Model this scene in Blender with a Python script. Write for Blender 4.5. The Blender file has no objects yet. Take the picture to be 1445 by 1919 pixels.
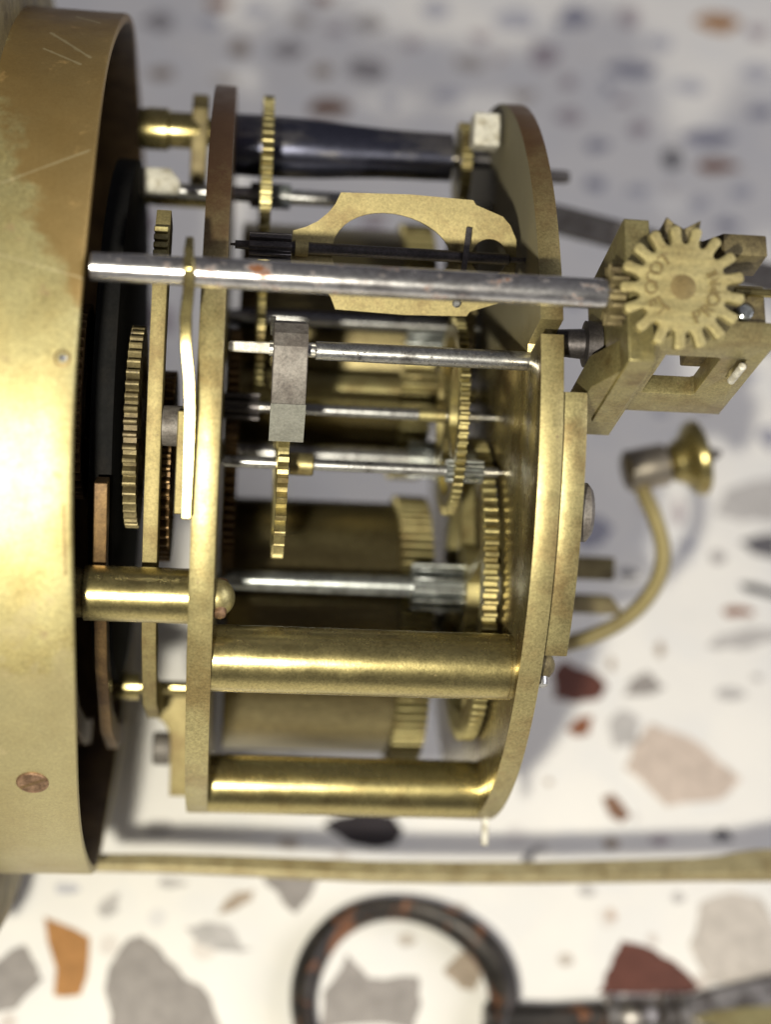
import bpy, bmesh, math, random
from mathutils import Vector, Matrix

MM = 0.001
rad = math.radians
scene = bpy.context.scene
col = scene.collection

# ------------------------------------------------------------------ frames
# Movement frame (mm): x along the clock's arbors, origin on the inner face of the front plate,
# z towards the top of the picture's nearest side.  The movement lies rolled by TILT on the table.
TILT = rad(33.0)
REST = 58.5            # mm from the axis to the table (radius of the bezel flange it rests on)
W = Matrix.Translation((0, 0, REST * MM)) @ Matrix.Rotation(TILT, 4, 'X')   # movement frame (m) -> world

def rot3(a, b, c):
    return Matrix.Rotation(a, 3, 'X') @ Matrix.Rotation(b, 3, 'Y') @ Matrix.Rotation(c, 3, 'Z')

EYE = Vector((1.706, -4.719, 192.077))
CAMR = rot3(-.008, -.093, .041)
FPX = 3023.6           # focal length in pixels of a 1445 x 1919 picture

def ray(u, v):
    return CAMR @ Vector(((u - 722.5) / FPX, -(v - 959.5) / FPX, -1.0))

def at(u, v, z):       # movement-frame point at height z (mm)
    d = ray(u, v)
    return EYE + d * ((z - EYE.z) / d.z)

def table_pt(u, v):    # world x, y (m) on the table top
    o = W @ (EYE * MM)
    d = (W.to_3x3() @ ray(u, v))
    t = -o.z / d.z
    p = o + d * t
    return p.x, p.y

# ------------------------------------------------------------------ camera
cam = bpy.data.cameras.new('camera')
cam_o = bpy.data.objects.new('camera', cam)
col.objects.link(cam_o)
cam_o.matrix_world = W @ (Matrix.Translation(EYE * MM) @ CAMR.to_4x4())
cam.sensor_fit = 'VERTICAL'
cam.sensor_height = 24.0
cam.lens = FPX / 1919.0 * 24.0
cam.clip_start = 0.005
cam.clip_end = 20.0
cam.dof.use_dof = True
cam.dof.focus_distance = 0.159
cam.dof.aperture_fstop = 8.2
scene.camera = cam_o

# ------------------------------------------------------------------ light
world = bpy.data.worlds.new('World')
scene.world = world
world.use_nodes = True
bg = world.node_tree.nodes['Background']
bg.inputs[0].default_value = (0.86, 0.82, 0.96, 1)
bg.inputs[1].default_value = 0.075

flash = bpy.data.lights.new('phone_flash', 'AREA')
flash.shape = 'DISK'
flash.size = 0.007
flash.energy = 0.54
flash.color = (1.0, 0.945, 0.80)
flash_o = bpy.data.objects.new('phone_flash', flash)
col.objects.link(flash_o)
flash_o.matrix_world = W @ (Matrix.Translation((EYE + Vector((-20, -26, 0))) * MM) @ CAMR.to_4x4())

room = bpy.data.lights.new('window_light', 'AREA')
room.shape = 'RECTANGLE'
room.size = 0.9
room.size_y = 0.7
room.energy = 6.8
room.color = (0.95, 0.935, 1.0)
room_o = bpy.data.objects.new('window_light', room)
col.objects.link(room_o)
room_o.location = (0.86, 0.0, 0.70)
room_o.rotation_euler = (Vector((0.05, 0.05, 0)) - room_o.location).to_track_quat('-Z', 'Y').to_euler()

scene.view_settings.view_transform = 'Standard'
scene.view_settings.look = 'None'
scene.view_settings.exposure = 0.15
scene.view_settings.gamma = 1.0
scene.render.engine = 'CYCLES'
scene.cycles.use_denoising = True
scene.cycles.max_bounces = 8

# ------------------------------------------------------------------ materials
def nd(nt, kind, **kw):
    n = nt.nodes.new(kind)
    for k, v in kw.items():
        if k.startswith('i_'):
            n.inputs[k[2:].replace('_', ' ')].default_value = v
        else:
            setattr(n, k, v)
    return n

def noise(nt, vec, scale, detail=4, rough=.55):
    n = nd(nt, 'ShaderNodeTexNoise')
    n.inputs['Scale'].default_value = scale
    n.inputs['Detail'].default_value = detail
    n.inputs['Roughness'].default_value = rough
    nt.links.new(vec, n.inputs['Vector'])
    return n.outputs['Fac']

def ramp(nt, fac, stops):
    r = nd(nt, 'ShaderNodeValToRGB')
    e = r.color_ramp.elements
    while len(e) < len(stops):
        e.new(0.5)
    for q, (p, c) in zip(e, stops):
        q.position = p
        q.color = c if len(c) == 4 else (*c, 1)
    nt.links.new(fac, r.inputs['Fac'])
    return r.outputs['Color']

def mixc(nt, fac, a, b):
    m = nd(nt, 'ShaderNodeMix', data_type='RGBA')
    for sock, val in ((m.inputs[0], fac), (m.inputs[6], a), (m.inputs[7], b)):
        if hasattr(val, 'is_linked'):
            nt.links.new(val, sock)
        elif isinstance(val, (int, float)):
            sock.default_value = val
        else:
            sock.default_value = (*val, 1)
    return m.outputs[2]

def mathn(nt, op, a, b=None, clamp=False):
    m = nd(nt, 'ShaderNodeMath', operation=op, use_clamp=clamp)
    for i, v in enumerate((a, b)):
        if v is None: continue
        if hasattr(v, 'is_linked'): nt.links.new(v, m.inputs[i])
        else: m.inputs[i].default_value = v
    return m.outputs[0]

def metal(name, base, stain, stain_at=(.5, .68), stain_scale=260, grain=.27, rough=.4, rough_var=.18,
          metallic=.85, bump=.12, spots=None, spot_at=(.62, .66), spot_scale=700, stretch=(1, 1, 1), aniso=0.0):
    """metal with tarnish blotches, fine grain, dirt spots and uneven gloss"""
    m = bpy.data.materials.new(name)
    m.use_nodes = True
    nt = m.node_tree
    bs = nt.nodes['Principled BSDF']
    tc = nd(nt, 'ShaderNodeTexCoord')
    mp = nd(nt, 'ShaderNodeMapping')
    oi = nd(nt, 'ShaderNodeObjectInfo')
    va = nd(nt, 'ShaderNodeVectorMath', operation='ADD')
    sc = nd(nt, 'ShaderNodeVectorMath', operation='SCALE')
    nt.links.new(oi.outputs['Location'], sc.inputs[0])
    sc.inputs['Scale'].default_value = 0.37
    nt.links.new(tc.outputs['Object'], va.inputs[0])
    nt.links.new(sc.outputs[0], va.inputs[1])
    nt.links.new(va.outputs[0], mp.inputs['Vector'])
    mp.inputs['Scale'].default_value = stretch
    v = mp.outputs['Vector']
    big = noise(nt, v, stain_scale, 6, .62)
    fac = ramp(nt, big, ((stain_at[0], (0, 0, 0)), (stain_at[1], (1, 1, 1))))
    c = mixc(nt, fac, base, stain)
    fine = noise(nt, v, 3600, 4, .8)
    gr = ramp(nt, fine, ((.25, (1 - grain * 2,) * 3), (.75, (1 + grain,) * 3)))
    mul = nd(nt, 'ShaderNodeMix', data_type='RGBA', blend_type='MULTIPLY')
    mul.inputs[0].default_value = 1
    nt.links.new(c, mul.inputs[6]); nt.links.new(gr, mul.inputs[7])
    c = mul.outputs[2]
    met = metallic
    if spots:
        sp = noise(nt, v, spot_scale, 5, .65)
        sf = ramp(nt, sp, ((spot_at[0], (0, 0, 0)), (spot_at[1], (1, 1, 1))))
        c = mixc(nt, sf, c, spots)
        mm_ = mathn(nt, 'MULTIPLY', sf, -metallic * .8)
        met = mathn(nt, 'ADD', mm_, metallic, True)
        nt.links.new(met, bs.inputs['Metallic'])
    else:
        bs.inputs['Metallic'].default_value = metallic
    nt.links.new(c, bs.inputs['Base Color'])
    r1 = mathn(nt, 'MULTIPLY', noise(nt, v, stain_scale * 2.3, 5, .6), rough_var * 2)
    r2 = mathn(nt, 'ADD', r1, rough - rough_var, True)
    nt.links.new(r2, bs.inputs['Roughness'])
    bp = nd(nt, 'ShaderNodeBump')
    bp.inputs['Strength'].default_value = bump
    bp.inputs['Distance'].default_value = 0.00006
    bsum = mathn(nt, 'ADD', noise(nt, v, 2600, 4, .65), mathn(nt, 'MULTIPLY', noise(nt, v, 420, 3), 1.4))
    nt.links.new(bsum, bp.inputs['Height'])
    nt.links.new(bp.outputs['Normal'], bs.inputs['Normal'])
    return m

BR = (.52, .40, .155)
M = {}
M['brass'] = metal('brass', (.35, .305, .14), (.205, .15, .062), (.46, .70), rough=.43, metallic=.80,
                   spots=(.10, .068, .035), spot_at=(.64, .74), spot_scale=620)
M['brass_satin'] = metal('brass_satin', (.42, .355, .155), (.27, .20, .08), (.52, .75), 180, rough=.27, rough_var=.1, metallic=.94,
                         spots=(.13, .09, .05), spot_at=(.68, .74), spot_scale=900)
M['brass_matte'] = metal('brass_matte', (.29, .24, .105), (.22, .165, .07), rough=.62, rough_var=.1, metallic=.55, grain=.22, bump=.3,
                         spots=(.12, .08, .05), spot_at=(.70, .74), spot_scale=1400)
M['brass_plate'] = metal('brass_plate', (.34, .295, .138), (.22, .16, .068), (.44, .66), 190, rough=.44, metallic=.75,
                         spots=(.14, .085, .05), spot_at=(.70, .75), spot_scale=800)
M['brass_mirror'] = metal('brass_mirror', (.33, .275, .125), (.21, .15, .065), (.45, .65), 160, rough=.27, rough_var=.12, metallic=.85,
                          spots=(.07, .05, .03), spot_at=(.66, .71), spot_scale=900)
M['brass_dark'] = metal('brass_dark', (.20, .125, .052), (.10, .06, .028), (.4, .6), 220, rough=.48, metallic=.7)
M['brass_old'] = metal('brass_old', (.22, .18, .085), (.10, .076, .038), (.42, .62), 240, rough=.55, metallic=.6, bump=.4,
                       spots=(.05, .036, .022), spot_at=(.60, .70), spot_scale=560)
M['steel'] = metal('steel', (.47, .47, .46), (.20, .19, .18), (.52, .66), 420, rough=.30, rough_var=.12, metallic=.95,
                   spots=(.045, .038, .034), spot_at=(.60, .66), spot_scale=1500)
M['steel_clean'] = metal('steel_clean', (.40, .42, .41), (.20, .21, .20), (.45, .66), 420, rough=.30, rough_var=.1, metallic=.92,
                         spots=(.05, .045, .04), spot_at=(.62, .70), spot_scale=1300)
M['steel_rusty'] = metal('steel_rusty', (.60, .59, .59), (.34, .32, .32), (.52, .66), 300, rough=.24, rough_var=.1, metallic=.95,
                         spots=(.16, .07, .035), spot_at=(.56, .66), spot_scale=520, stretch=(.6, 1, 1))
M['steel_dark'] = metal('steel_dark', (.11, .10, .10), (.055, .05, .05), rough=.42, metallic=.85)
M['steel_grey'] = metal('steel_grey', (.155, .14, .124), (.10, .086, .075), (.45, .6), 500, rough=.58, rough_var=.1, metallic=.35, grain=.3, bump=.5)
M['steel_blue'] = metal('steel_blue', (.12, .125, .175), (.40, .38, .37), (.48, .56), 150, rough=.24, rough_var=.1, metallic=.93, stretch=(.35, 1.6, 1.6))  # pale streaks paint reflections of the surroundings into the blued steel
M['brass_strap'] = metal('brass_strap', (.50, .43, .24), (.34, .27, .13), (.45, .68), 260, rough=.46, metallic=.65, bump=.5,
                         spots=(.16, .11, .05), spot_at=(.66, .74), spot_scale=500)
M['nickel'] = metal('nickel', (.36, .32, .26), (.26, .22, .17), rough=.36, metallic=.85)
M['steel_ground'] = metal('steel_ground', (.27, .27, .235), (.22, .22, .19), (.45, .65), 500, rough=.55, metallic=.5, grain=.2, bump=.4)
M['copper'] = metal('copper', (.33, .205, .125), (.15, .088, .048), (.42, .6), 700, rough=.5, metallic=.75, bump=.7)
M['chalk_steel'] = metal('chalk_steel', (.62, .60, .52), (.36, .33, .25), (.5, .62), 900, rough=.6, metallic=.3, grain=.3, bump=.8)
M['black'] = metal('black', (.006, .006, .006), (.010, .009, .008), rough=.85, metallic=.0)
M['brass_barrel'] = metal('brass_barrel', (.22, .185, .09), (.13, .10, .048), (.42, .64), 120, rough=.36, metallic=.85, stretch=(.25, 1, 1))  # deepened brass: the shade between the plates is put into the barrels' colour
M['letter_shade_hub'] = metal('letter_shade_hub', (.19, .145, .06), (.18, .13, .05), rough=.6, metallic=.5)  # darker tone paints relief shade into the raised letters; hub disc shares it
M['black'].node_tree.nodes['Principled BSDF'].inputs['Specular IOR Level'].default_value = .12
M['iron'] = metal('iron', (.03, .027, .025), (.06, .052, .046), (.45, .6), 240, rough=.42, rough_var=.14, metallic=.55, bump=.5,
                  spots=(.20, .078, .030), spot_at=(.55, .63), spot_scale=290)
M['iron_worn'] = metal('iron_worn', (.34, .32, .30), (.12, .105, .095), (.45, .62), 300, rough=.38, metallic=.85, bump=.5,
                       spots=(.2, .08, .03), spot_at=(.64, .70), spot_scale=260)

def segment_mask(nt, sep, seg, width):
    """mask of one straight scratch between two (x, y) points given in metres"""
    (x0, y0), (x1, y1) = seg
    dx, dy = x1 - x0, y1 - y0
    L2 = dx * dx + dy * dy
    px = mathn(nt, 'SUBTRACT', sep.outputs[0], x0)
    py = mathn(nt, 'SUBTRACT', sep.outputs[1], y0)
    t = mathn(nt, 'DIVIDE', mathn(nt, 'ADD', mathn(nt, 'MULTIPLY', px, dx), mathn(nt, 'MULTIPLY', py, dy)), L2, True)
    ex = mathn(nt, 'SUBTRACT', px, mathn(nt, 'MULTIPLY', t, dx))
    ey = mathn(nt, 'SUBTRACT', py, mathn(nt, 'MULTIPLY', t, dy))
    d = mathn(nt, 'SQRT', mathn(nt, 'ADD', mathn(nt, 'MULTIPLY', ex, ex), mathn(nt, 'MULTIPLY', ey, ey)))
    brk = nd(nt, 'ShaderNodeCombineXYZ')
    nt.links.new(sep.outputs[0], brk.inputs[0]); nt.links.new(sep.outputs[1], brk.inputs[1])
    wob = mathn(nt, 'MULTIPLY', noise(nt, brk.outputs[0], 900, 3), 2.2)
    return mathn(nt, 'SUBTRACT', 1.15, mathn(nt, 'MULTIPLY', mathn(nt, 'DIVIDE', d, width), wob), True)

def ring_material():
    m = metal('brass_ring', (.44, .39, .185), (.35, .28, .11), (.45, .68), 95, rough=.50, rough_var=.14, metallic=.70,
              spots=(.17, .12, .06), spot_at=(.62, .72), spot_scale=430, bump=.3)
    nt = m.node_tree
    bs = nt.nodes['Principled BSDF']
    old = bs.inputs['Base Color'].links[0].from_socket
    tc = nd(nt, 'ShaderNodeTexCoord')
    sep = nd(nt, 'ShaderNodeSeparateXYZ')
    nt.links.new(tc.outputs['Object'], sep.inputs[0])
    v = tc.outputs['Object']
    # browned lacquer left on the upper end of the ring, worn off towards the bezel
    n1 = noise(nt, v, 130, 6, .65)
    y1 = mathn(nt, 'ADD', mathn(nt, 'MULTIPLY', sep.outputs[1], 36.0), mathn(nt, 'MULTIPLY', sep.outputs[0], 95.0))
    f = mathn(nt, 'ADD', mathn(nt, 'SUBTRACT', y1, .66), mathn(nt, 'MULTIPLY', mathn(nt, 'SUBTRACT', n1, .5), 1.8))
    f = ramp(nt, f, ((.0, (0, 0, 0)), (.22, (1, 1, 1))))
    c = mixc(nt, mathn(nt, 'MULTIPLY', f, .8), old, (.27, .17, .055))
    d0 = mathn(nt, 'ADD', mathn(nt, 'MULTIPLY', mathn(nt, 'SUBTRACT', sep.outputs[1], .0405), 160.0), mathn(nt, 'MULTIPLY', mathn(nt, 'SUBTRACT', noise(nt, v, 260, 6, .65), .5), 1.6), True)
    c = mixc(nt, mathn(nt, 'MULTIPLY', d0, .85), c, (.13, .075, .033))
    n2 = noise(nt, v, 210, 6, .7)
    g = mathn(nt, 'ADD', mathn(nt, 'MULTIPLY', sep.outputs[1], -48.0), mathn(nt, 'MULTIPLY', mathn(nt, 'SUBTRACT', n2, .5), 2.4))
    g = ramp(nt, g, ((.80, (0, 0, 0)), (.99, (1, 1, 1))))
    c = mixc(nt, mathn(nt, 'MULTIPLY', g, .55), c, (.36, .31, .17))
    # scratches (x, y measured on the ring, metres)
    segs = [((-.0205, .0223), (-.0130, .0262), .00022), ((-.0205, .0156), (-.0125, .0137), .00020),
            ((-.0186, .0405), (-.0142, .0372), .00030), ((-.0188, .0380), (-.0150, .0362), .00026),
            ((-.0168, .0440), (-.0142, .0430), .00022)]
    for a, b, w in segs:
        A = (a[0] + RING_C[0], a[1]); B = (b[0] + RING_C[0], b[1])
        c = mixc(nt, mathn(nt, 'MULTIPLY', segment_mask(nt, sep, (A, B), w * .62), .5), c, (.60, .52, .30))
    a, b, w = (-.0133, -.0065), (-.0130, -.0125), .0002
    c = mixc(nt, mathn(nt, 'MULTIPLY', segment_mask(nt, sep, ((a[0] + RING_C[0], a[1]), (b[0] + RING_C[0], b[1])), w), .7), c, (.12, .07, .03))
    nt.links.new(c, bs.inputs['Base Color'])
    return m
RING_C = (0.0, 0.0)

def side_tint(m, axis, start, span, colour, amount, nscale=170, sign=1):
    """brown tint that sets in towards one side of a part, with a ragged edge"""
    nt = m.node_tree
    bs = nt.nodes['Principled BSDF']
    old = bs.inputs['Base Color'].links[0].from_socket
    tc = nd(nt, 'ShaderNodeTexCoord'); sep = nd(nt, 'ShaderNodeSeparateXYZ')
    nt.links.new(tc.outputs['Object'], sep.inputs[0])
    f = mathn(nt, 'DIVIDE', mathn(nt, 'SUBTRACT', mathn(nt, 'MULTIPLY', sep.outputs[axis], sign), start * MM), span * MM)
    f = mathn(nt, 'ADD', f, mathn(nt, 'MULTIPLY', mathn(nt, 'SUBTRACT', noise(nt, tc.outputs['Object'], nscale, 6, .65), .5), 1.8), True)
    c = mixc(nt, mathn(nt, 'MULTIPLY', f, amount), old, colour)
    nt.links.new(c, bs.inputs['Base Color'])
    return m
def dull(m, start, span, colour, rough):
    """upper part of the back plate was never polished: matt and olive"""
    nt = m.node_tree
    bs = nt.nodes['Principled BSDF']
    oldr = bs.inputs['Roughness'].links[0].from_socket
    oldc = bs.inputs['Base Color'].links[0].from_socket
    tc = nd(nt, 'ShaderNodeTexCoord'); sep = nd(nt, 'ShaderNodeSeparateXYZ')
    nt.links.new(tc.outputs['Object'], sep.inputs[0])
    f = mathn(nt, 'ADD', mathn(nt, 'DIVIDE', mathn(nt, 'SUBTRACT', sep.outputs[1], start * MM), span * MM),
              mathn(nt, 'MULTIPLY', mathn(nt, 'SUBTRACT', noise(nt, tc.outputs['Object'], 200, 5), .5), .8), True)
    nt.links.new(mathn(nt, 'ADD', oldr, mathn(nt, 'MULTIPLY', f, rough), True), bs.inputs['Roughness'])
    nt.links.new(mixc(nt, f, oldc, colour), bs.inputs['Base Color'])
    l = bs.inputs['Metallic'].links[0].from_socket
    nt.links.new(mathn(nt, 'SUBTRACT', l, mathn(nt, 'MULTIPLY', f, .5), True), bs.inputs['Metallic'])
dull(M['brass_mirror'], 9, 5, (.175, .155, .092), .45)
M['front_brass'] = side_tint(metal('front_brass', (.41, .355, .165), (.29, .22, .09), (.45, .66), 150, rough=.44, metallic=.75,
                          spots=(.14, .085, .05), spot_at=(.70, .75), spot_scale=800), 1, 12, 16, (.125, .062, .036), .92)
M['back_rim'] = side_tint(metal('back_rim', (.37, .315, .145), (.27, .195, .085), (.45, .66), 150, rough=.46, metallic=.72,
                       spots=(.14, .085, .05), spot_at=(.70, .75), spot_scale=800), 1, 20, 14, (.17, .085, .035), .9)

def plain(name, c, rough=.5, var=.25, scale=300, c2=None):
    m = bpy.data.materials.new(name)
    m.use_nodes = True
    nt = m.node_tree
    bs = nt.nodes['Principled BSDF']
    tc = nd(nt, 'ShaderNodeTexCoord')
    n = noise(nt, tc.outputs['Object'], scale, 6, .65)
    c2 = c2 or tuple(x * (1 - var) for x in c)
    cc = ramp(nt, n, ((.35, c), (.65, c2)))
    nt.links.new(cc, bs.inputs['Base Color'])
    bs.inputs['Roughness'].default_value = rough
    return m

def terrazzo_material():
    m = bpy.data.materials.new('terrazzo_cement')
    m.use_nodes = True
    nt = m.node_tree
    bs = nt.nodes['Principled BSDF']
    tc = nd(nt, 'ShaderNodeTexCoord')
    v = tc.outputs['Object']
    c = ramp(nt, noise(nt, v, 60, 5), ((.35, (.79, .77, .72)), (.65, (.73, .715, .68))))
    big = ramp(nt, noise(nt, v, 95, 2, .4), ((.52, (0, 0, 0)), (.60, (1, 1, 1))))
    c = mixc(nt, mathn(nt, 'MULTIPLY', big, .40), c, (.69, .69, .68))
    vo = nd(nt, 'ShaderNodeTexVoronoi')
    vo.inputs['Scale'].default_value = 160
    vo.inputs['Randomness'].default_value = 1
    nt.links.new(v, vo.inputs['Vector'])
    sep = nd(nt, 'ShaderNodeSeparateColor')
    nt.links.new(vo.outputs['Color'], sep.inputs[0])
    size = mathn(nt, 'MULTIPLY', mathn(nt, 'POWER', sep.outputs[0], 3.0), .36)
    k = mathn(nt, 'SUBTRACT', size, mathn(nt, 'ADD', vo.outputs['Distance'], mathn(nt, 'MULTIPLY', noise(nt, v, 500, 3), .12)))
    k = ramp(nt, k, ((.0, (0, 0, 0)), (.05, (1, 1, 1))))
    cc = ramp(nt, sep.outputs[1], ((.0, (.62, .62, .62)), (.35, (.66, .60, .54)), (.65, (.52, .50, .48)), (.95, (.55, .44, .36))))
    c = mixc(nt, mathn(nt, 'MULTIPLY', k, .75), c, cc)
    nt.links.new(c, bs.inputs['Base Color'])
    bs.inputs['Roughness'].default_value = .42
    bs.inputs['Specular IOR Level'].default_value = .35
    return m

# ------------------------------------------------------------------ mesh helpers
class MB:
    """collects shapes in movement-frame millimetres"""
    def __init__(s):
        s.v = []; s.f = []; s.flat = []
    def add(s, vs, fs):
        o = len(s.v)
        s.v += [Vector(p) for p in vs]
        s.f += [tuple(i + o for i in f) for f in fs]
        return s
    def lathe(s, prof, y, z, n=40, axis='x', caps=True):
        """prof: list of (x, r); revolved about a line parallel to x through (y, z)"""
        vs = []; fs = []
        for (x, r) in prof:
            for k in range(n):
                a = 2 * math.pi * k / n
                vs.append((x, y + r * math.cos(a), z + r * math.sin(a)))
        for i in range(len(prof) - 1):
            for k in range(n):
                k2 = (k + 1) % n
                fs.append((i * n + k, i * n + k2, (i + 1) * n + k2, (i + 1) * n + k))
        if caps:
            fs.append(tuple(range(n - 1, -1, -1)))
            fs.append(tuple((len(prof) - 1) * n + k for k in range(n)))
        return s.add(vs, fs)
    def lathe_dir(s, prof, p0, d, n=32):
        """revolved about the line from p0 along d; prof: (t, r)"""
        d = Vector(d).normalized(); p0 = Vector(p0)
        a = d.orthogonal().normalized(); b = d.cross(a)
        vs = []; fs = []
        for t, r in prof:
            for k in range(n):
                q = 2 * math.pi * k / n
                vs.append(p0 + d * t + (a * math.cos(q) + b * math.sin(q)) * r)
        for i in range(len(prof) - 1):
            for k in range(n):
                k2 = (k + 1) % n
                fs.append((i * n + k, i * n + k2, (i + 1) * n + k2, (i + 1) * n + k))
        fs.append(tuple(range(n - 1, -1, -1)))
        fs.append(tuple((len(prof) - 1) * n + k for k in range(n)))
        return s.add(vs, fs)
    def box(s, lo, hi, frame=None):
        x0, y0, z0 = lo; x1, y1, z1 = hi
        vs = [(x0, y0, z0), (x1, y0, z0), (x1, y1, z0), (x0, y1, z0), (x0, y0, z1), (x1, y0, z1), (x1, y1, z1), (x0, y1, z1)]
        if frame: vs = [frame @ Vector(p) for p in vs]
        return s.add(vs, [(3, 2, 1, 0), (4, 5, 6, 7), (0, 1, 5, 4), (1, 2, 6, 5), (2, 3, 7, 6), (3, 0, 4, 7)])
    def sweep(s, pts, half_a, half_b, up, n=0):
        """bar of rectangular (n=0) or round (n sides) section along pts; half_a along `side`, half_b along `up`; may be lists"""
        pts = [Vector(p) for p in pts]
        N = len(pts)
        ha = half_a if isinstance(half_a, (list, tuple)) else [half_a] * N
        hb = half_b if isinstance(half_b, (list, tuple)) else [half_b] * N
        vs = []; fs = []
        sec = [(1, 1), (-1, 1), (-1, -1), (1, -1)] if not n else [(math.cos(2 * math.pi * k / n), math.sin(2 * math.pi * k / n)) for k in range(n)]
        m = len(sec)
        for i, p in enumerate(pts):
            t = (pts[min(i + 1, N - 1)] - pts[max(i - 1, 0)]).normalized()
            side = t.cross(Vector(up)).normalized()
            u2 = side.cross(t).normalized()
            for a, b in sec:
                vs.append(p + side * a * ha[i] + u2 * b * hb[i])
        for i in range(N - 1):
            for k in range(m):
                k2 = (k + 1) % m
                fs.append((i * m + k, (i + 1) * m + k, (i + 1) * m + k2, i * m + k2))
        fs.append(tuple(range(m)))
        fs.append(tuple((N - 1) * m + k for k in range(m - 1, -1, -1)))
        return s.add(vs, fs)
    def curve2d(s, loops, t0, t1, O, A, B, bevel=0.0):
        """flat plate with holes: loops of (a, b) mapped to O + a*A + b*B, from t0 to t1 along A x B"""
        cu = bpy.data.curves.new('tmp', 'CURVE')
        cu.dimensions = '2D'; cu.fill_mode = 'BOTH'
        cu.extrude = (t1 - t0) / 2 - bevel
        if bevel:
            cu.bevel_depth = bevel; cu.bevel_resolution = 1; cu.offset = -bevel
        for lp in loops:
            sp = cu.splines.new('POLY')
            sp.points.add(len(lp) - 1)
            for q, (a, b) in zip(sp.points, lp):
                q.co = (a, b, 0, 1)
            sp.use_cyclic_u = True
        return s._from_curve(cu, t0, t1, O, A, B)
    def _from_curve(s, cu, t0, t1, O, A, B):
        ob = bpy.data.objects.new('tmp', cu)
        col.objects.link(ob)
        dg = bpy.context.evaluated_depsgraph_get()
        me = bpy.data.meshes.new_from_object(ob.evaluated_get(dg))
        O = Vector(O); A = Vector(A); B = Vector(B); C = A.cross(B)
        mid = (t0 + t1) / 2
        bm = bmesh.new(); bm.from_mesh(me)
        bmesh.ops.remove_doubles(bm, verts=bm.verts, dist=1e-5)
        bm.verts.index_update(); bm.faces.index_update()
        f0 = len(s.f)
        bm.normal_update()
        s.flat += [f0 + f.index for f in bm.faces if abs(f.normal.z) > .999]
        s.add([O + A * v.co.x + B * v.co.y + C * (v.co.z + mid) for v in bm.verts], [tuple(v.index for v in f.verts) for f in bm.faces])
        bm.free()
        bpy.data.objects.remove(ob); bpy.data.curves.remove(cu); bpy.data.meshes.remove(me)
        return s
    def text(s, body, size, depth, O, A, B):
        cu = bpy.data.curves.new('tmp', 'FONT')
        cu.body = body; cu.size = size; cu.align_x = 'CENTER'; cu.align_y = 'CENTER'
        cu.extrude = depth / 2; cu.resolution_u = 3
        return s._from_curve(cu, 0, depth, O, A, B)

ORIGIN = {}
def obj(name, mb, mat, parent=None, bevel=0.0, smooth=32, seg=1, frame='mv'):
    """links the collected shapes as ONE mesh object whose origin is its own centre"""
    vs = mb.v
    lo = Vector([min(p[i] for p in vs) for i in range(3)])
    hi = Vector([max(p[i] for p in vs) for i in range(3)])
    c = (lo + hi) / 2
    me = bpy.data.meshes.new(name)
    me.from_pydata([((p - c) * MM)[:] for p in vs], [], mb.f)
    bm = bmesh.new(); bm.from_mesh(me)
    bmesh.ops.recalc_face_normals(bm, faces=bm.faces)
    bm.to_mesh(me); bm.free()
    me.polygons.foreach_set('use_smooth', [True] * len(me.polygons))
    for i in mb.flat: me.polygons[i].use_smooth = False
    me.set_sharp_from_angle(angle=rad(smooth))
    if isinstance(mat, str): mat = M[mat]
    me.materials.append(mat)
    o = bpy.data.objects.new(name, me)
    col.objects.link(o)
    pc = ORIGIN.get(parent.name, Vector()) if parent else Vector()
    o.location = (c - pc) * MM
    if parent: o.parent = parent
    ORIGIN[o.name] = c
    if bevel:
        b = o.modifiers.new('bevel', 'BEVEL')
        b.width = bevel * MM; b.segments = seg; b.limit_method = 'ANGLE'; b.angle_limit = rad(40)
        b.harden_normals = False
    return o

def tag(o, label=None, cat=None, group=None, kind=None):
    for k, v in (('label', label), ('category', cat), ('group', group), ('kind', kind)):
        if v: o[k] = v
    return o

def circle(r, n=64, c=(0, 0), rev=False):
    p = [(c[0] + r * math.cos(2 * math.pi * k / n), c[1] + r * math.sin(2 * math.pi * k / n)) for k in range(n)]
    return p[::-1] if rev else p

def tooth_loop(n, ro, rr, phase=0.0, duty=.5, tip=.6):
    p = []
    st = 2 * math.pi / n
    for k in range(n):
        a = phase + k * st
        w = st * duty / 2
        for da, r in ((-w * 1.06, rr), (-w, rr + (ro - rr) * .55), (-w * tip, ro - (ro - rr) * .1), (-w * tip * .4, ro), (w * tip * .4, ro), (w * tip, ro - (ro - rr) * .1), (w, rr + (ro - rr) * .55), (w * 1.06, rr)):
            p.append((r * math.cos(a + da), r * math.sin(a + da)))
    return p

def spoke_holes(n, r0, r1, half, phase=0.0, steps=10):
    """openings between n spokes of a crossed-out wheel"""
    out = []
    for k in range(n):
        a0 = phase + 2 * math.pi * k / n; a1 = a0 + 2 * math.pi / n
        o0, o1 = math.asin(half / r1), math.asin(min(.9, half / r0))
        lp = [(r1 * math.cos(a0 + o0 + (a1 - a0 - 2 * o0) * i / steps), r1 * math.sin(a0 + o0 + (a1 - a0 - 2 * o0) * i / steps)) for i in range(steps + 1)]
        if a1 - a0 > 2 * o1:
            lp += [(r0 * math.cos(a1 - o1 - (a1 - a0 - 2 * o1) * i / steps), r0 * math.sin(a1 - o1 - (a1 - a0 - 2 * o1) * i / steps)) for i in range(steps + 1)]
        out.append(lp)
    return out

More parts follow.
